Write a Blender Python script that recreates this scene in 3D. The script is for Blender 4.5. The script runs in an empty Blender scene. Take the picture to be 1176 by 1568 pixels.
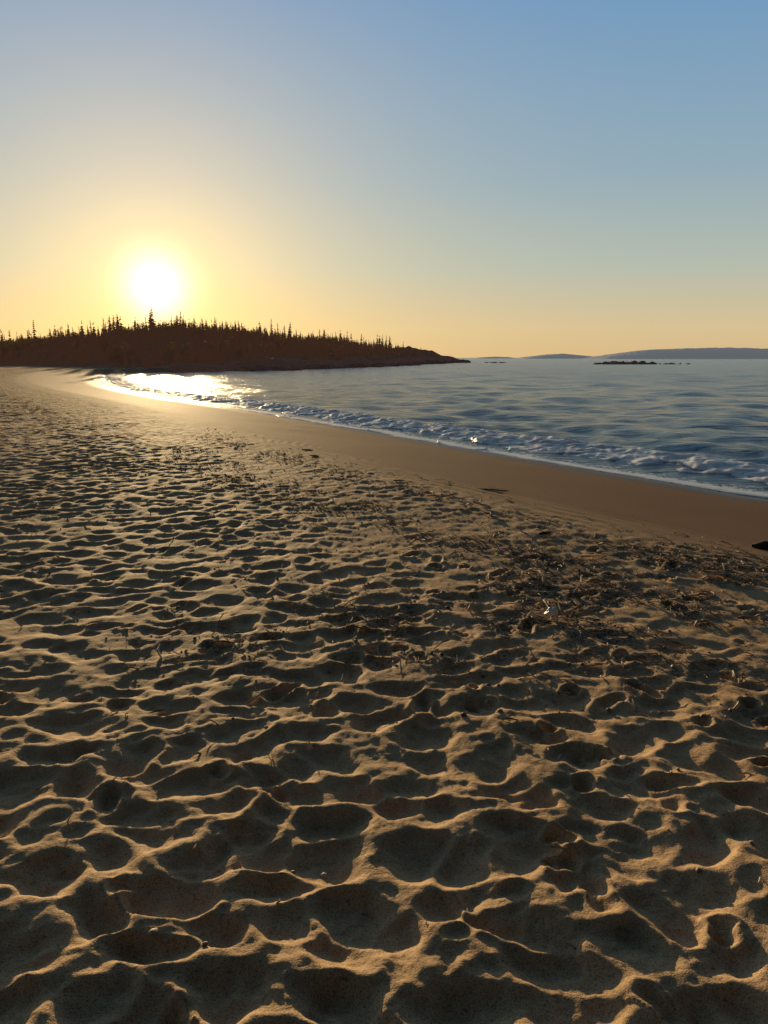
import bpy, math, numpy as np
rng=np.random.default_rng(7)
SUN_EL=math.radians(5.8); SUN_AZ=math.radians(-16.4)   # azimuth from +Y, + = toward +X
WL=-0.6
# ---------------------------------------------------------------- noise
def hsh(ix,iy,seed):
    a=ix.astype(np.uint32)*np.uint32(374761393)+iy.astype(np.uint32)*np.uint32(668265263)+np.uint32((seed*1442695041)&0xFFFFFFFF)
    a=(a^(a>>np.uint32(13)))*np.uint32(1274126177)
    a=(a^(a>>np.uint32(16)))*np.uint32(2246822519)
    a=a^(a>>np.uint32(15))
    return (a&np.uint32(0xFFFFFF)).astype(np.float32)/np.float32(0xFFFFFF)
def vn(x,y,seed=0):
    ix=np.floor(x);iy=np.floor(y);fx=(x-ix).astype(np.float32);fy=(y-iy).astype(np.float32)
    fx=fx*fx*fx*(fx*(fx*6-15)+10);fy=fy*fy*fy*(fy*(fy*6-15)+10)
    ix=ix.astype(np.int32);iy=iy.astype(np.int32)
    a=hsh(ix,iy,seed);b=hsh(ix+1,iy,seed);c=hsh(ix,iy+1,seed);d=hsh(ix+1,iy+1,seed)
    return (a+(b-a)*fx)*(1-fy)+(c+(d-c)*fx)*fy-0.5     # -.5...5
def fbm(x,y,seed=0,o=4):
    r=0;a=1.0;f=1.0
    for i in range(o):
        r=r+a*vn(x*f+i*17.3,y*f-i*9.1,seed+i);a*=.5;f*=2.03
    return r
def ss(a,b,x):
    t=np.clip((x-a)/(b-a),0,1);return t*t*(3-2*t)
def bowls(x,y,seed,k=24.,jit=.95,off=.08,cap=None):
    ix=np.floor(x).astype(np.int32);iy=np.floor(y).astype(np.int32);acc=np.zeros(x.shape,np.float32)
    for dx in (-1,0,1):
        for dy in (-1,0,1):
            jx=ix+dx;jy=iy+dy
            cx=jx+.5+(hsh(jx,jy,seed)-.5)*jit; cy=jy+.5+(hsh(jx,jy,seed+1)-.5)*jit
            d2=((x-cx)**2+(y-cy)**2).astype(np.float32)
            v=d2*(.8+.7*hsh(jx,jy,seed+2))+off*hsh(jx,jy,seed+3)
            acc+=np.exp(-k*v)
    if cap is not None: acc+=np.exp(-k*cap)
    return -np.log(acc+1e-9)/k
# ---------------------------------------------------------------- mesh helpers
def mesh_obj(name,co,faces,mat,attrs=None,smooth=True,parent=None):
    co=np.ascontiguousarray(co,dtype=np.float32);faces=np.ascontiguousarray(faces,dtype=np.int32)
    me=bpy.data.meshes.new(name);n=len(faces);k=faces.shape[1]
    me.vertices.add(len(co));me.vertices.foreach_set("co",co.ravel())
    me.loops.add(n*k);me.loops.foreach_set("vertex_index",faces.ravel())
    me.polygons.add(n);me.polygons.foreach_set("loop_start",np.arange(0,n*k,k,dtype=np.int32))
    me.update(calc_edges=True)
    me.polygons.foreach_set("use_smooth",np.full(n,smooth,dtype=bool))
    if attrs:
        for a,v in attrs.items():
            at=me.attributes.new(a,'FLOAT','POINT');at.data.foreach_set("value",np.ascontiguousarray(v,dtype=np.float32).ravel())
    ob=bpy.data.objects.new(name,me);bpy.context.scene.collection.objects.link(ob)
    if mat: me.materials.append(mat)
    if parent: ob.parent=parent
    return ob
def gfaces(ny,nx):
    i=np.arange(ny*nx,dtype=np.int32).reshape(ny,nx)
    return np.stack([i[:-1,:-1].ravel(),i[:-1,1:].ravel(),i[1:,1:].ravel(),i[1:,:-1].ravel()],1)
def spaced(lo,hi,c,r,d0,flo,fhi):
    """graded spacing around c, coarse outside [flo,fhi]"""
    out=[c];p=c
    while p<hi: p+=(r if p<fhi else .06)*(abs(p-c)+d0);out.append(p)
    q=[];p=c
    while p>lo: p-=(r if p>flo else .06)*(abs(p-c)+d0);q.append(p)
    return np.array(q[::-1]+out)
# ---------------------------------------------------------------- shoreline (world metres)
beach=np.array([(150,-230),(20,-9),(14,.2),(10,5.6),(6.1,11.6),(2.25,18),(-3.4,28),(-7.8,34.8),(-14.7,45.4),(-23,61),(-31,81),(-36,97),(-34,108),(-30,115)],float)
def chaikin(p,n):
    for _ in range(n):
        q=[p[0]]
        for a,b in zip(p[:-1],p[1:]): q+= [a*.75+b*.25,a*.25+b*.75]
        q.append(p[-1]);p=np.array(q)
    return p
beach_s=chaikin(beach,2)
head=np.array([(-24,128),(-17,140),(-9,165),(2,200),(8,232),(16,270),(22,300),(31,335),(38,348),(32,362),(10,420),(-100,600),(-900,1500),(-900,30000),(30000,30000),(30000,-230)],float)
poly=np.concatenate([beach_s,head])
def sdist(x,y):
    """+ inland, - offshore"""
    x=x.astype(np.float32);y=y.astype(np.float32)
    best=np.full(x.shape,1e12,np.float32);ins=np.zeros(x.shape,bool)
    n=len(poly)
    for i in range(n):
        ax,ay=[float(v) for v in poly[i]];bx,by=[float(v) for v in poly[(i+1)%n]];ex=bx-ax;ey=by-ay
        t=np.clip(((x-ax)*ex+(y-ay)*ey)/(ex*ex+ey*ey),0,1)
        d=(x-ax-t*ex)**2+(y-ay-t*ey)**2
        best=np.minimum(best,d)
        if ay!=by: ins^=((ay>y)!=(by>y))&(x<ex*(y-ay)/(ey)+ax)
    d=np.sqrt(best);return np.where(ins,-d,d)
stamps=[]
for i in range(260):
    px=rng.uniform(-2.2,3.4);py=rng.uniform(1.1,6.2)
    if px<.4 and rng.random()<.7: continue
    if rng.random()<.3: stamps.append((px,py,rng.normal(.4,.9),rng.uniform(.16,.22),rng.uniform(.012,.026),.045))
    else: stamps.append((px,py,rng.normal(.4,1.2),rng.uniform(.07,.12),rng.uniform(.012,.026),.038))
def ground_z(x,y,s=None):
    if s is None: s=sdist(x,y)
    z=np.where(s<5.6,WL+s*(0.6/5.6),0.0)
    z=np.where(s<0,np.maximum(WL+s*.12,-6),z)
    z=z+.02*ss(3.5,5.6,s)*(1-ss(5.6,9,s))
    far=np.sqrt(x*x+y*y)
    z=z+fbm(x*.35,y*.35,3,2)*.025*ss(5,9,s)+fbm(x*.11,y*.11,31,2)*.10*ss(4,12,s)
    z=z+fbm(x*.5,y*.5,8,2)*.015*(1-ss(4,6,s))
    m0=(s>4.4)&(far<130)
    X=x[m0];Y=y[m0];S=s[m0];R=far[m0];dz=np.zeros(X.shape)
    amp=ss(5.5,6.6,S)*.4+ss(6.8,9.0,S)*.6
    flat=fbm(X*.45+4,Y*.3,12,2)
    pat=np.exp(-(((X-.5)/1.2)**2+((Y-5.8)/1.4)**2))      # trampled-flat littered patch
    amp=amp*(0.98+.5*flat)*(1-.5*pat)
    wx=fbm(X*3.1,Y*3.1,40,3)*.11; wy=fbm(X*3.1+9,Y*3.1+3,44,3)*.11
    near=1-ss(2.0,4.5,Y)
    b1=bowls((X+wx)/.22,(Y+wy)/.17,101,34.,jit=1.1,off=.15,cap=.42)
    b2=bowls((X*.96+Y*.25+wx)/.115,(Y*.96-X*.25+wy)/.09,201,24.,off=.15,cap=.36)
    sel=ss(-.2,.25,fbm(X*1.4,Y*1.4,55,2))
    s2=ss(-.35,.1,fbm(X*1.1+30,Y*1.1,57,2))
    dz+=amp*(b1*(.056+.034*s2+.022*near)+b2*(.008+.030*sel))
    lumps=np.abs(fbm(X*14,Y*14,63,3))
    dz+=amp*(fbm(X*8,Y*8,61,3)*.008+lumps*.006*(1-ss(9,18,R)))+ss(5.4,6.5,S)*fbm(X*30,Y*30,66,3)*.0045*(1-ss(8,20,R))
    dz+=.0035*np.sin((S+fbm(X*.8,Y*.8,77,2)*.5)*2*math.pi/.17)*ss(4.6,5.4,S)*(1-ss(6.3,7.0,S))
    for (px,py,a,L,dp,w0) in stamps:
        m=(np.abs(X-px)<.26)&(np.abs(Y-py)<.26)
        if not m.any(): continue
        lx=(X[m]-px)*math.cos(a)-(Y[m]-py)*math.sin(a); ly=(X[m]-px)*math.sin(a)+(Y[m]-py)*math.cos(a)
        w=w0*(1-.22*np.cos(ly/L*6.0)*(ly<.05))*(1+.3*fbm(lx*12,ly*12,int(L*1e4),2))
        r=np.sqrt((lx/w)**2+(ly/(L*.5))**2)
        dz[m]+= -dp*(1-ss(.5,1.15,r))+.5*dp*np.exp(-((r-1.3)/.28)**2)
    z[m0]=z[m0]+dz
    return z,s
# ---------------------------------------------------------------- node helpers
def newmat(name):
    m=bpy.data.materials.new(name);m.use_nodes=True;nt=m.node_tree
    return m,nt,nt.nodes["Principled BSDF"]
def N(nt,t,**k):
    n=nt.nodes.new(t)
    for a,b in k.items(): setattr(n,a,b)
    return n
def setin(nt,sock,v):
    if isinstance(v,bpy.types.NodeSocket): nt.links.new(v,sock)
    else: sock.default_value=v
def M(nt,op,a,b=None,c=None,clamp=False):
    n=N(nt,'ShaderNodeMath',operation=op);n.use_clamp=clamp
    setin(nt,n.inputs[0],a)
    if b is not None: setin(nt,n.inputs[1],b)
    if c is not None: setin(nt,n.inputs[2],c)
    return n.outputs[0]
def MIX(nt,f,a,b,bt='MIX'):
    n=N(nt,'ShaderNodeMix',data_type='RGBA',blend_type=bt)
    setin(nt,n.inputs[0],f);setin(nt,n.inputs[6],a);setin(nt,n.inputs[7],b);return n.outputs[2]
def MR(nt,v,a,b,c=0.,d=1.,smooth=False):
    n=N(nt,'ShaderNodeMapRange');n.clamp=True
    if smooth:n.interpolation_type='SMOOTHSTEP'
    setin(nt,n.inputs[0],v)
    for i,q in enumerate((a,b,c,d)): n.inputs[i+1].default_value=q
    return n.outputs[0]
def NOI(nt,co,sc,det=3.,rough=.5):
    n=N(nt,'ShaderNodeTexNoise');nt.links.new(co,n.inputs['Vector'])
    n.inputs['Scale'].default_value=sc;n.inputs['Detail'].default_value=det;n.inputs['Roughness'].default_value=rough
    return n.outputs[0]
def POS(nt): return N(nt,'ShaderNodeNewGeometry').outputs['Position']
def ATT(nt,a): return N(nt,'ShaderNodeAttribute',attribute_name=a).outputs['Fac']
def BUMP(nt,h,st,dist,prev=None):
    n=N(nt,'ShaderNodeBump');setin(nt,n.inputs['Strength'],st);n.inputs['Distance'].default_value=dist
    nt.links.new(h,n.inputs['Height'])
    if prev is not None: nt.links.new(prev,n.inputs['Normal'])
    return n.outputs[0]
C=lambda r,g,b:(r,g,b,1)
# ---------------------------------------------------------------- materials
sand,nt,bs=newmat("beach_sand");P=POS(nt)
s_=ATT(nt,"inland");deb=ATT(nt,"debris");cr_=ATT(nt,"coarse")
n1=NOI(nt,P,1.3,4);n2=NOI(nt,P,240,2,.7);n3=NOI(nt,P,60,3,.6)
dry=MIX(nt,MR(nt,n1,.35,.65),C(.58,.39,.22),C(.72,.49,.28))
dry=MIX(nt,MR(nt,n2,.32,.52),MIX(nt,1.,dry,C(.32,.29,.27),'MULTIPLY'),dry)
dry=MIX(nt,MR(nt,n3,.60,.72,0,.65),dry,C(.08,.055,.04))
damp=MIX(nt,MR(nt,n3,.3,.7),C(.19,.105,.056),C(.28,.16,.088))
col=MIX(nt,MR(nt,s_,5.0,6.3,0,1,True),damp,dry)
col=MIX(nt,M(nt,'MULTIPLY',deb,MR(nt,n3,.42,.58)),col,C(.09,.06,.042))
wetf=MR(nt,s_,.25,1.5,1,0,True)
col=MIX(nt,wetf,col,C(.08,.053,.037))
nt.links.new(col,bs.inputs['Base Color'])
nt.links.new(MR(nt,s_,.1,1.3,.34,.8),bs.inputs['Roughness'])
nt.links.new(MR(nt,s_,.1,1.6,.22,.07),bs.inputs['Specular IOR Level'])
n4=NOI(nt,P,4.2,4,.65)
b=BUMP(nt,n4,M(nt,'MULTIPLY',cr_,.9),.22)
b=BUMP(nt,n2,.45,.0022,b);b=BUMP(nt,n3,.4,.010,b);nt.links.new(b,bs.inputs['Normal'])

def water_mat(name,sss=False):
    m,nt,bs=newmat(name);P=POS(nt);foam=ATT(nt,"foam");dist=ATT(nt,"open_sea")
    bs.inputs['IOR'].default_value=1.33
    vm=N(nt,'ShaderNodeMapping');vm.inputs['Scale'].default_value=(.4,1,1);vm.inputs['Rotation'].default_value=(0,0,.15);nt.links.new(P,vm.inputs['Vector'])
    a=NOI(nt,vm.outputs[0],1.0,4,.65);c=NOI(nt,vm.outputs[0],5.0,5,.65)
    f1=NOI(nt,P,11,5,.75)
    fm=MR(nt,M(nt,'ADD',foam,M(nt,'MULTIPLY',M(nt,'SUBTRACT',f1,.5),1.5)),.34,.50,0,1,True)
    fm=M(nt,'MULTIPLY',fm,MR(nt,foam,0.02,.12))
    inv=M(nt,'SUBTRACT',1.,M(nt,'MULTIPLY',fm,.92))
    b=BUMP(nt,a,inv,.30);b=BUMP(nt,c,inv,.10,b)
    nt.links.new(MIX(nt,fm,C(.11,.225,.325),C(1,1,1)),bs.inputs['Base Color'])
    rg=M(nt,'ADD',.16 if sss else .12,M(nt,'MULTIPLY',dist,.08))
    nt.links.new(M(nt,'ADD',rg,M(nt,'MULTIPLY',fm,.3)),bs.inputs['Roughness'])
    b=BUMP(nt,NOI(nt,P,26,4,.7),.3,.015,b)
    nt.links.new(b,bs.inputs['Normal'])
    if sss:
        bs.subsurface_method='BURLEY';nt.links.new(M(nt,'MULTIPLY',fm,.9),bs.inputs['Subsurface Weight'])
        bs.inputs['Subsurface Radius'].default_value=(1,1,1);bs.inputs['Subsurface Scale'].default_value=.2
        nt.links.new(M(nt,'ADD',.5,M(nt,'MULTIPLY',fm,.5)),bs.inputs['Specular IOR Level'])
    return m
water=water_mat("sea_water");surfm=water_mat("surf_water",True)
def simple(name,c1,c2,sc,rough=.85,bump=.4,dist=.1,haze=None,hs=0):
    m,nt,bs=newmat(name);P=POS(nt);n=NOI(nt,P,sc,5,.65)
    nt.links.new(MIX(nt,MR(nt,n,.35,.65),C(*c1),C(*c2)),bs.inputs['Base Color'])
    bs.inputs['Roughness'].default_value=rough;bs.inputs['Specular IOR Level'].default_value=.25
    nt.links.new(BUMP(nt,n,bump,dist),bs.inputs['Normal'])
    if haze: bs.inputs['Emission Color'].default_value=C(*haze);bs.inputs['Emission Strength'].default_value=hs  # constant emission painted in as atmospheric haze, not a light source
    return m
rock=simple("granite",(.05,.036,.03),(.13,.09,.075),.9,.8,.8,.5,(.05,.028,.022),.4)  # last colour: faint warm self-glow in place of haze over the rocks
wood=simple("bleached_wood",(.12,.085,.055),(.75,.62,.46),14,.8,.4,.004)
darkwood=simple("wet_wood",(.04,.03,.022),(.10,.07,.05),30,.8,.5,.01)
pebm=simple("beach_pebble",(.09,.07,.06),(.50,.44,.38),14,.7,.3,.003)
isl=simple("distant_island_land",(.05,.055,.055),(.08,.085,.08),.02,.9,.3,1,(.145,.16,.175),.8)  # grey-blue self-glow imitates aerial haze over the islands
def leafmat(name,c1,c2,hs,tr=.3):
    m,nt,bs=newmat(name);P=POS(nt);n=NOI(nt,P,.6,3)
    cc=MIX(nt,MR(nt,n,.35,.65),C(*c1),C(*c2));nt.links.new(cc,bs.inputs['Base Color']);bs.inputs['Roughness'].default_value=.8
    bs.inputs['Specular IOR Level'].default_value=.1
    t=N(nt,'ShaderNodeBsdfTranslucent');nt.links.new(cc,t.inputs[0])
    mx=N(nt,'ShaderNodeMixShader');mx.inputs[0].default_value=tr
    out=nt.nodes['Material Output'];nt.links.new(bs.outputs[0],mx.inputs[1]);nt.links.new(t.outputs[0],mx.inputs[2]);nt.links.new(mx.outputs[0],out.inputs[0])
    bs.inputs['Emission Color'].default_value=C(.065,.03,.018);bs.inputs['Emission Strength'].default_value=hs  # warm emission in the leaves imitates sunlit haze in front of the trees
    return m
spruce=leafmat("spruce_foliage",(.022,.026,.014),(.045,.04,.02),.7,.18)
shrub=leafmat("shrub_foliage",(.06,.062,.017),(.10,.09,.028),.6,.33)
# ---------------------------------------------------------------- ground
xs=spaced(-3000,3000,0.2,.0062,1.0,-45,14);ys=spaced(-60,3500,1.5,.006,1.0,.6,110)
X,Y=np.meshgrid(xs,ys)
Z,S=ground_z(X,Y)
def debris_mask(x,y,s):
    a=np.exp(-((s-7.6-.6*fbm(x*.5,y*.5,91,2))/.5)**2)*.9*(1-ss(8,14,y)*.7)
    b=np.exp(-((s-6.4)/.3)**2)*.4
    c=np.exp(-(((x-2.3)/1.4)**2+((y-4.8)/1.2)**2))*1.3
    d=np.exp(-(((x+.2)/1.1)**2+((y-4.2)/.7)**2))*.8
    return np.clip(a+b+c+d,0,1)*ss(-.25,.25,fbm(x*2.5,y*2.5,95,3)+.12)
D=debris_mask(X,Y,S)
coarse=ss(10,30,np.hypot(X,Y))*ss(6,7.5,S)
mesh_obj("beach_sand_ground",np.stack([X,Y,Z],-1).reshape(-1,3),gfaces(*X.shape),sand,{"inland":S,"debris":D,"coarse":coarse})
# ---------------------------------------------------------------- sea
xs=spaced(-1200,30000,4,.012,9,-60,300);ys=spaced(-230,30000,12,.0085,9,2,420)
X,Y=np.meshgrid(xs,ys);S=sdist(X,Y)
far=np.hypot(X-2,Y)
Z=np.full(X.shape,WL,np.float64)
off=-S
for i in range(44):
    lam=.35*(1.078**i)
    a=math.radians(-110)+rng.normal(0,.6)
    kx=math.cos(a)*2*math.pi/lam;ky=math.sin(a)*2*math.pi/lam
    A=.0100*lam**.35*rng.uniform(.6,1.3)
    res=1-ss(lam*8,lam*40,far)
    Z+=A*res*np.sin(kx*X+ky*Y+rng.uniform(0,6.28))*ss(0,2.6,off)
Z+=.035*np.sin(off*2*math.pi/3.6+fbm(X*.15,Y*.15,400,2)*3)*np.exp(-np.maximum(off,0)/12)*ss(2.5,5,off)
fo=ss(.1,.4,fbm(X*.6,Y*.6,410,3))*np.exp(-((off-4.2)/1.6)**2)*.3
mesh_obj("sea_water",np.stack([X,Y,Z],-1).reshape(-1,3),gfaces(*X.shape),water,{"foam":fo,"open_sea":ss(20,90,far)})
# ---------------------------------------------------------------- breaking wave strip
bp=chaikin(beach[1:12],3)
seg=np.hypot(*np.diff(bp,axis=0).T);T=np.concatenate([[0],np.cumsum(seg)])
tt=[0.]
while tt[-1]<T[-1]-.1:
    px=np.interp(tt[-1],T,bp[:,0]);py=np.interp(tt[-1],T,bp[:,1]);tt.append(tt[-1]+.012+.0014*math.hypot(px,py))
tt=np.array(tt);px=np.interp(tt,T,bp[:,0]);py=np.interp(tt,T,bp[:,1])
ker=np.hanning(61);ker/=ker.sum()
tx=np.gradient(px);ty=np.gradient(py)
tx=np.convolve(np.pad(tx,30,'edge'),ker,'valid');ty=np.convolve(np.pad(ty,30,'edge'),ker,'valid')
l=np.hypot(tx,ty);nx=ty/l;ny=-tx/l
qq=np.arange(-.7,3.9,.025)
Q,TT=np.meshgrid(qq,tt)
X=px[:,None]+nx[:,None]*Q;Y=py[:,None]+ny[:,None]*Q
qc=2.15+.5*fbm(TT/5,TT*0,500,3)+.2*fbm(TT/1.2,TT*0,510,2)
A=(.12+.07*fbm(TT/4,TT*0+3,520,2))*(1-.6*ss(28,70,TT))
u=Q-qc
prof=A*np.where(u<0,np.exp(-(u/.75)**2),np.exp(-(u/.6)**2))
fr=ss(-1.35+.5*fbm(X*2,Y*2,530,2),-1.05,u)*(1-ss(.45,.8+.5*fbm(TT/1.5,TT*0,541,2),u))
trail=ss(.1,.5,u)*(1-ss(.9,2.,u))*.40
q0=-.15+.35*fbm(TT/2.2,TT*0,550,3)
lip=np.exp(-((Q-q0-.16)/.16)**2)*1.5
wash=ss(0,.1,Q-q0)*(1-ss(.3,1.6,Q-q0))*.42
foam=np.clip(fr*1.9+trail+lip+wash,0,1.8)
gz,gs=ground_z(X,Y)
bub=np.abs(fbm(X*3.2,Y*3.2,565,3));bub2=.25-bowls(X/.2,Y/.2,580,12.)
Z=WL+.008+prof+fr*(.08*bub+.04*np.clip(bub2,0,1)+.09*fbm(X*1.6,Y*1.6,568,2))+lip*.008
Z+=.018*fbm(X*2.5,Y*2.5,570,3)*ss(.4,1.,Q)
Z=np.maximum(Z,gz+.006+lip*.012)
Z=np.where(Q<q0,gz-.04*ss(0,.08,q0-Q)-.001,Z)
Z=Z-.25*ss(3.3,3.9,Q)
mesh_obj("breaking_wave",np.stack([X,Y,Z],-1).reshape(-1,3),gfaces(*X.shape),surfm,{"foam":foam,"open_sea":ss(20,60,np.hypot(X,Y))})
# ---------------------------------------------------------------- headland
def head_z(x,y):
    s=sdist(x,y)
    ridge=np.interp(x,[-260,-170,-140,-105,-82,-56,-31,-6,12,22,32,40],[4,4.5,5,6.0,8.8,9.8,7.6,4.8,4.4,3.0,1.0,.3])
    w=np.interp(x,[-60,-20,10,26,38],[75,60,26,14,8])
    tl=np.where(x<-30,112+(-30-x)*.85,0)
    d=np.where(x<-30,np.minimum(s,(y-tl)*.8),s)
    z=ridge*np.clip(ss(-.15,1,d/w)-.05,0,1)
    z=z+ss(0,3,d)*(1.1+.9*fbm(x*.12,y*.12,600,4))*ss(-40,-20,x)
    z=z+ss(0,6,d)*(fbm(x*.1,y*.1,610,4)*1.6+np.abs(fbm(x*.35,y*.35,615,3))*1.2*ss(-35,0,x))
    return np.where(d<0,WL-1+np.maximum(d,-3)*.3,z+WL*.4-.5*(1-ss(0,2,d))),d
xs=np.arange(-330,55,1.1);ys=np.arange(100,480,1.1)
X,Y=np.meshgrid(xs,ys);Z,Dh=head_z(X,Y)
m,nt,bs=newmat("headland_ground");P=POS(nt);vg=ATT(nt,"veg");n=NOI(nt,P,.25,5,.65);n2=NOI(nt,P,1.5,5,.7)
rc=MIX(nt,MR(nt,n2,.35,.65),C(.045,.032,.027),C(.17,.115,.09));gc=MIX(nt,n2,C(.02,.025,.012),C(.05,.045,.02))
nt.links.new(MIX(nt,MR(nt,M(nt,'ADD',vg,M(nt,'SUBTRACT',n,.5)),.4,.6),rc,gc),bs.inputs['Base Color']);bs.inputs['Roughness'].default_value=.9
bs.inputs['Specular IOR Level'].default_value=.1
nt.links.new(BUMP(nt,n2,.8,.5),bs.inputs['Normal'])
bs.inputs['Emission Color'].default_value=C(.055,.03,.022);bs.inputs['Emission Strength'].default_value=.5  # ground glows faintly to imitate warm haze over the headland
veg=ss(2,7,Dh)*(1-ss(4,22,X))
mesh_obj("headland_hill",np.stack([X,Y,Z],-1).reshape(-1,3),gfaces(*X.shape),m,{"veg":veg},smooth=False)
def conifer(seed,R):
    r=np.random.default_rng(seed);V=[];F=[]
    def tri(a,b,c):
        i=len(V);V.extend([a,b,c]);F.append((i,i+1,i+2))
    for k in range(3):
        a=k*2.1;b=a+2.1
        tri((.012*math.cos(a),.012*math.sin(a),0),(.012*math.cos(b),.012*math.sin(b),0),(0,0,1.0))
    n=17
    for i in range(n):
        z=.06+.93*(i/(n-1))**.95
        if r.random()<.08: continue
        rad=(1-z)**.8*R*r.uniform(.65,1.15)+.018
        m=8 if z<.75 else 6
        for j in range(m):
            if r.random()<.1: continue
            a=j*2*math.pi/m+r.uniform(-.5,.5);q=rad*r.uniform(.55,1.25);w=q*.38+.010;dr=q*r.uniform(.15,.5)
            ca,sa=math.cos(a),math.sin(a)
            root=(0,0,z+.02);tip=(q*ca,q*sa,z-dr);
            l=(q*.55*ca-w*sa,q*.55*sa+w*ca,z-dr*.6-.025);rr=(q*.55*ca+w*sa,q*.55*sa-w*ca,z-dr*.6-.02)
            tri(root,l,tip);tri(root,tip,rr)
    return np.array(V),np.array(F)
def bushy(seed):
    r=np.random.default_rng(seed);V=[];F=[]
    cl=[(r.normal(0,.2),r.normal(0,.2),r.uniform(.35,.85),r.uniform(.16,.3)) for _ in range(9)]
    for c in cl:
        for _ in range(60):
            d=r.normal(size=3);d/=np.linalg.norm(d);p=np.array(c[:3])+d*c[3]*r.uniform(.5,1.1)
            e=r.normal(size=(3,3))*.034;i=len(V);V.extend([p+e[0],p+e[1],p+e[2]]);F.append((i,i+1,i+2))
    for k in range(3):
        a=k*2.1;b=a+2.1;i=len(V)
        V.extend([np.array((.03*math.cos(a),.03*math.sin(a),0)),np.array((.03*math.cos(b),.03*math.sin(b),0)),np.array((0,0,.7))]);F.append((i,i+1,i+2))
    return np.array(V),np.array(F)
def scatter(name,variants,pts,hts,wid,mat):
    Vs=[];Fs=[];off=0
    for (x,y,z),h,w in zip(pts,hts,wid):
        V,F=variants[rng.integers(len(variants))];a=rng.uniform(0,6.28);c,s=math.cos(a),math.sin(a)
        q=np.empty_like(V);q[:,0]=(V[:,0]*c-V[:,1]*s)*w+x+V[:,2]*h*rng.normal(0,.02);q[:,1]=(V[:,0]*s+V[:,1]*c)*w+y;q[:,2]=V[:,2]*h+z
        Vs.append(q);Fs.append(F+off);off+=len(V)
    return mesh_obj(name,np.concatenate(Vs),np.concatenate(Fs),mat,smooth=False)
con=[conifer(i,r) for i,r in enumerate([.17,.2,.24,.28,.15,.22])]
bus=[bushy(50+i) for i in range(5)]
n=6500
px=rng.uniform(-230,20,n);py=rng.uniform(108,330,n);z,d=head_z(px,py)
ok=(d>3.5+3*rng.random(n))&(d<110)&(rng.random(n)<np.interp(px,[-60,-10,8,20],[1,.85,.5,.1]))
px,py,z,d=px[ok],py[ok],z[ok],d[ok];n=len(px)
h=rng.uniform(2.2,3.8,n)*(1-.3*ss(-20,20,px));tall=rng.random(n)<.16
h=np.where(tall,h*rng.uniform(1.25,2.1,n),h)
w=np.where(tall,h*.85,h*1.25)
isb=(rng.random(n)<np.where(px<-95,.7,.06))&~tall
p3=np.stack([px,py,z-.2],1)
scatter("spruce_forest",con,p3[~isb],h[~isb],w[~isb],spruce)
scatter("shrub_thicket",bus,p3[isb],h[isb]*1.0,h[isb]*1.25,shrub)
# ---------------------------------------------------------------- rocks
import bmesh
def ico(sub,seed,jit=.12):
    bm=bmesh.new();bmesh.ops.create_icosphere(bm,subdivisions=sub,radius=1);V=np.array([v.co[:] for v in bm.verts]);F=np.array([[v.index for v in f.verts] for f in bm.faces]);bm.free()
    r=np.random.default_rng(seed)
    for _ in range(9):
        d=r.normal(size=3);d/=np.linalg.norm(d);k=r.uniform(.45,.85);t=V@d;V=V-np.outer(np.maximum(t-k,0),d)
    V=V*(1+jit*r.normal(size=(len(V),1)))
    return V,F
rk=[ico(2,i) for i in range(6)];pk=[ico(1,20+i,.05) for i in range(5)]
def rocks(name,items,mat,rk=rk,smooth=False):
    Vs=[];Fs=[];off=0
    for x,y,z,sx,sy,sz in items:
        V,F=rk[rng.integers(len(rk))];a=rng.uniform(0,3);c,s=math.cos(a*.3),math.sin(a*.3);q=V*[sx,sy,sz]
        q=np.stack([q[:,0]*c-q[:,1]*s+x,q[:,0]*s+q[:,1]*c+y,q[:,2]+z],1);Vs.append(q);Fs.append(F+off);off+=len(V)
    return mesh_obj(name,np.concatenate(Vs),np.concatenate(Fs),mat,smooth=smooth)
ch=head[:9];items=[]
for i in range(420):
    k=rng.integers(len(ch)-1);t=rng.random();p=ch[k]*(1-t)+ch[k+1]*t
    r=rng.uniform(.4,1.5)*(1.5 if k>4 else 1)
    items.append((p[0]+rng.normal(-1.5,1.6),p[1]+rng.normal(0,1.6),WL+rng.uniform(-.2,.3),r*1.5,r*1.2,r*.6))
rocks("shore_rocks",items,rock)
items=[(83+rng.normal(0,5.5),263+rng.normal(0,2),WL-.1,rng.uniform(1.2,3.5),rng.uniform(1,2),rng.uniform(.5,1.5)) for _ in range(38)]
rocks("rocky_islet",items,rock)
white=simple("sea_foam",(.6,.6,.6),(.8,.8,.8),3,.7,.4,.1)
items=[(x0+rng.normal(0,1.6),y0+rng.normal(0,.5),WL+rng.uniform(0,.2),rng.uniform(.3,1.2),.5,rng.uniform(.15,.4)) for x0,y0 in((98,264),(104,262),(46,330),(50,334)) for _ in range(7)]
rocks("wave_splash",items,white)
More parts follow.
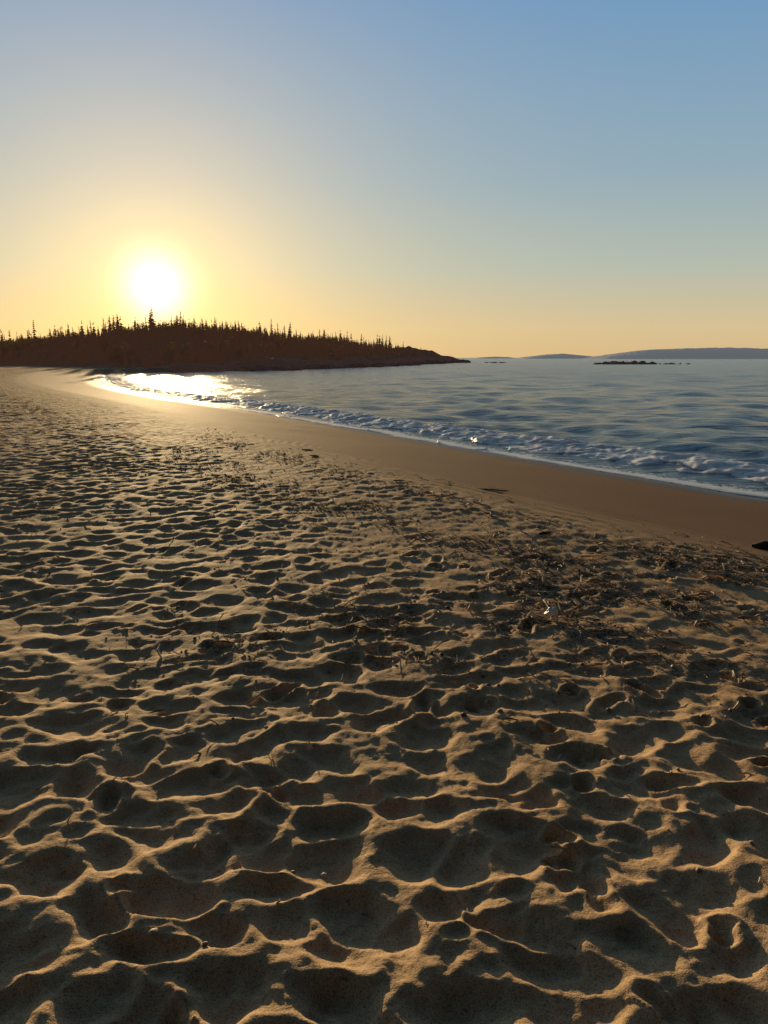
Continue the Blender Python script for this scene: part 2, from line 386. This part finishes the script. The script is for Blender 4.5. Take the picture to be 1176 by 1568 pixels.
# ---------------------------------------------------------------- islands
def island(x0,x1,y0,dep,prof,seed):
    xs=np.linspace(x0,x1,260);ys=np.linspace(-1,1,26);U,V=np.meshgrid(xs,ys)
    t=(xs-x0)/(x1-x0);h=np.interp(t,*prof)
    H=h[None,:]*np.sqrt(np.clip(1-V**2,0,1))**.8*(1+.10*fbm(U*.02,V*3,seed,3))+fbm(U*.15,V*9,seed+5,2)*.9*(h[None,:]>2)
    co=np.stack([U,y0+V*dep,WL-.5+H],-1).reshape(-1,3)
    mesh_obj("island",co,gfaces(*U.shape),isl,smooth=False)
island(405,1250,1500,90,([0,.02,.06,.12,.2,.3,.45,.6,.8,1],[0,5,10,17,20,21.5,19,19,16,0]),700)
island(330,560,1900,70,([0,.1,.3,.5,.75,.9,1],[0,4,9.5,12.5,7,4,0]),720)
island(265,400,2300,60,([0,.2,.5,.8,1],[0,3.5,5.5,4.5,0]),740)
# ---------------------------------------------------------------- debris
def stick_mesh(pts,rad,sides=6):
    pts=np.array(pts,float);V=[];F=[];n=len(pts)
    for i,p in enumerate(pts):
        t=pts[min(i+1,n-1)]-pts[max(i-1,0)];t/=np.linalg.norm(t)
        a=np.cross(t,(0,0,1.));a/=np.linalg.norm(a)+1e-9;b=np.cross(a,t)
        r=rad[i]
        for j in range(sides):
            an=j*2*math.pi/sides;V.append(p+(a*math.cos(an)+b*math.sin(an))*r*(1+.15*math.sin(j*2.7+i)))
    for i in range(n-1):
        for j in range(sides):
            k=(j+1)%sides;F.append((i*sides+j,i*sides+k,(i+1)*sides+k,(i+1)*sides+j))
    return np.array(V),np.array(F)
N0=200000
x=rng.uniform(-4,4.5,N0);y=rng.uniform(1.3,17,N0);s=sdist(x,y);dm=debris_mask(x,y,s);rr=rng.random(N0)
ok=(rr<dm*.16+.005)&(s>5.5);big=(rng.random(N0)<(.025+.025*(dm>.1)))
x,y,s,big=x[ok],y[ok],s[ok],big[ok]
z,_=ground_z(x,y,s);n=len(x)
L=rng.gamma(1.5,.012,n)+.007;L=np.where(big,rng.uniform(.04,.09,n),L)
a=rng.uniform(0,6.28,n);r=rng.uniform(.002,.006,n)*np.where(big,1.5,.9);tl=rng.normal(0,.25,n)
d=np.stack([np.cos(a),np.sin(a),tl],1);side=np.stack([-np.sin(a),np.cos(a),0*a],1)
c=np.stack([x,y,z+r*1.1+np.abs(tl)*L*.5+np.where(big,.008,0)],1);kk=(L*rng.normal(0,.2,n))[:,None]*side+np.array((0,0,1.))*(L*.12)[:,None]
rings=[]
for cen,rr in((c-d*L[:,None],r*.8),(c+kk,r),(c+d*L[:,None],r*.5)):
    up=np.array((0,0,1.))[None,:]
    for q in (side,up,-side,-up): rings.append(cen+q*rr[:,None])
V=np.stack(rings,1).reshape(-1,3)
fc=[]
for i in range(2):
    for j in range(4): k=(j+1)%4;fc.append((i*4+j,i*4+k,i*4+4+k,i*4+4+j))
F=(np.array(fc)[None]+12*np.arange(n)[:,None,None]).reshape(-1,4)
mesh_obj("wood_debris",V,F,wood,smooth=False)
N0=60000
x=rng.uniform(-4,4.5,N0);y=rng.uniform(1.3,14,N0);s=sdist(x,y);w=debris_mask(x,y,s)*.15+.008
ok=(rng.random(N0)<w)&(s>5.8);x,y,s=x[ok],y[ok],s[ok];z,_=ground_z(x,y,s)
rr=np.minimum(rng.gamma(2.,.003,len(x))+.003,.015)
rocks("pebbles",[(a,b_,c_+q*.3,q*1.2,q,q*.7) for a,b_,c_,q in zip(x,y,z,rr)],pebm,pk,True)
def drift(x,y,L,r,ang,mat,branch=0,dz=0,tilt=.05):
    gz=float(ground_z(np.array([x]),np.array([y]))[0][0])
    e=bpy.data.objects.new("driftwood",None);bpy.context.scene.collection.objects.link(e)
    d=np.array((math.cos(ang),math.sin(ang),tilt));p=np.array((-math.sin(ang),math.cos(ang),.15));c=np.array((x,y,gz+r*.8+dz))
    n=8;pts=[c+d*L*(t-.5)+p*L*.07*math.sin(t*5+x)+np.array((0,0,rng.normal(0,r*.15))) for t in np.linspace(0,1,n)]
    rad=[r*(1.05-.5*t)*rng.uniform(.85,1.15) for t in np.linspace(0,1,n)];rad[0]*=.6;rad[-1]*=.4
    V,F=stick_mesh(pts,rad,8);mesh_obj("stem",V,F,mat,parent=e)
    for b in range(branch):
        st=pts[2+b*2];a2=ang+(.6 if b%2==0 else -.7);dd=np.array((math.cos(a2),math.sin(a2),.15))
        V,F=stick_mesh([st+dd*L*t*.45 for t in(0,.4,1)],[r*.6,r*.5,r*.25],6);mesh_obj("branch_%d"%(b+1),V,F,mat,parent=e)
drift(2.45,5.2,.28,.020,2.5,wood,1,.025)
drift(2.25,4.35,.16,.010,.2,wood,0,.015)
drift(3.50,6.3,.62,.055,.1,darkwood,0,.01)
drift(1.34,9.0,.38,.012,2.9,wood,1,.0)
drift(.2,9.6,.16,.010,.1,darkwood)
drift(1.05,7.9,.28,.018,2.2,wood,2,.02)
drift(1.08,7.4,.24,.014,1.7,darkwood,1,.01)
drift(1.47,6.6,.14,.014,.6,darkwood,0,.01)
drift(-1.36,13.,.22,.011,2.8,darkwood,1)
drift(-1.15,12.1,.2,.014,2.6,wood,0,.0)
drift(1.02,6.55,.16,.013,1.2,wood,0,.01)
gz=float(ground_z(np.array([1.03]),np.array([4.38]))[0][0])
V,F=ico(3,99);V=V*(1+.25*fbm(V[:,0]*3+5,V[:,1]*3+V[:,2]*2,800,3)[:,None])
V=V*[.048,.03,.032]+[1.03,4.38,gz+.05]
pl=simple("white_plastic",(.82,.86,.9),(.9,.92,.94),30,.35,.3,.005)
mesh_obj("crumpled_plastic",V,F,pl,smooth=False)
gz=float(ground_z(np.array([-.45]),np.array([2.73]))[0][0]);Vs=[];Fs=[];off=0
for i in range(7):
    a=rng.uniform(0,6.28);l=rng.uniform(.04,.08);b=np.array((-.45,2.73,gz-.005));t=np.array((math.cos(a)*.55,math.sin(a)*.55,.7))
    V,F=stick_mesh([b,b+t*l*.5,b+t*l+np.array((math.cos(a),math.sin(a),-.4))*l*.2],[.0016,.0013,.0005],4);Vs.append(V);Fs.append(F+off);off+=len(V)
mesh_obj("beach_grass_sprig",np.concatenate(Vs),np.concatenate(Fs),simple("dry_straw",(.45,.38,.18),(.55,.48,.25),20),smooth=False)
# ---------------------------------------------------------------- world
def dirv(az,el): return (math.sin(az)*math.cos(el),math.cos(az)*math.cos(el),math.sin(el))
sd=dirv(SUN_AZ,SUN_EL);gd=dirv(SUN_AZ,math.radians(4.9))
w=bpy.data.worlds.new("World");bpy.context.scene.world=w;w.use_nodes=True;nt=w.node_tree
bg=nt.nodes['Background'];bg.inputs[1].default_value=.1
tc=N(nt,'ShaderNodeTexCoord').outputs['Generated']
nrm=N(nt,'ShaderNodeVectorMath',operation='NORMALIZE');nt.links.new(tc,nrm.inputs[0]);dv=nrm.outputs[0]
dt=N(nt,'ShaderNodeVectorMath',operation='DOT_PRODUCT');nt.links.new(dv,dt.inputs[0]);dt.inputs[1].default_value=gd
ang=M(nt,'ARCCOSINE',M(nt,'MINIMUM',dt.outputs['Value'],.9999999))
sep=N(nt,'ShaderNodeSeparateXYZ');nt.links.new(dv,sep.inputs[0]);z=M(nt,'MAXIMUM',sep.outputs[2],0.)
rp=N(nt,'ShaderNodeValToRGB');nt.links.new(z,rp.inputs[0]);cr=rp.color_ramp
stops=[(0,(.67,.47,.24)),(.035,(.67,.52,.29)),(.11,(.44,.49,.42)),(.21,(.28,.405,.48)),(.39,(.145,.31,.52)),(.55,(.075,.14,.225)),(1,(.015,.022,.033))]
cr.elements[0].position=0;cr.elements[0].color=C(*stops[0][1]);cr.elements[1].position=1;cr.elements[1].color=C(*stops[-1][1])
for p,c in stops[1:-1]: e=cr.elements.new(p);e.color=C(*c)
hz=N(nt,'ShaderNodeVectorMath',operation='DOT_PRODUCT');nt.links.new(dv,hz.inputs[0]);hz.inputs[1].default_value=(math.sin(SUN_AZ),math.cos(SUN_AZ),0)
az=MR(nt,hz.outputs['Value'],-.2,.65,.10,1,True)
def vscale(c,f):
    n=N(nt,'ShaderNodeVectorMath',operation='SCALE');nt.links.new(c,n.inputs[0]) if isinstance(c,bpy.types.NodeSocket) else setattr(n.inputs[0],'default_value',c)
    setin(nt,n.inputs['Scale'],f);return n.outputs[0]
def vadd(a,b_):
    n=N(nt,'ShaderNodeVectorMath',operation='ADD');nt.links.new(a,n.inputs[0]);nt.links.new(b_,n.inputs[1]);return n.outputs[0]
tot=vscale(rp.outputs[0],M(nt,'MULTIPLY',az,10.))
def ex(a,p,wd): return M(nt,'EXPONENT',M(nt,'MULTIPLY',M(nt,'POWER',M(nt,'DIVIDE',a,wd),p),-1.))
tot=vadd(tot,vscale((1,.93,.82),M(nt,'MULTIPLY',ex(ang,2.2,.037),10.)))
tot=vadd(tot,vscale((1,.56,.07),M(nt,'MULTIPLY',ex(ang,1.0,.135),9.)))
tot=vadd(tot,vscale((.54,.28,.0),M(nt,'MULTIPLY',ex(ang,1.5,.33),3.2)))
sky=N(nt,'ShaderNodeTexSky',sky_type='NISHITA');sky.sun_disc=False;sky.sun_elevation=SUN_EL;sky.sun_rotation=SUN_AZ
tot=vadd(tot,vscale(sky.outputs[0],.01))
nt.links.new(tot,bg.inputs[0])
# ---------------------------------------------------------------- sun
L=bpy.data.lights.new("sun","SUN");L.energy=5;L.angle=math.radians(.5);L.color=(1,.72,.37)
so=bpy.data.objects.new("sun",L);bpy.context.scene.collection.objects.link(so)
from mathutils import Vector
so.rotation_euler=Vector(sd).to_track_quat('Z','Y').to_euler()
# ---------------------------------------------------------------- camera
cam=bpy.data.cameras.new("camera");co=bpy.data.objects.new("camera",cam);bpy.context.scene.collection.objects.link(co)
co.location=(0,0,1.6);co.rotation_euler=(math.radians(90-11.7),0,0)
cam.sensor_fit='VERTICAL';cam.sensor_height=36;cam.lens=26.19;cam.clip_start=.05;cam.clip_end=60000
sc=bpy.context.scene;sc.camera=co
sc.view_settings.view_transform='Standard';sc.view_settings.look='None';sc.view_settings.exposure=0
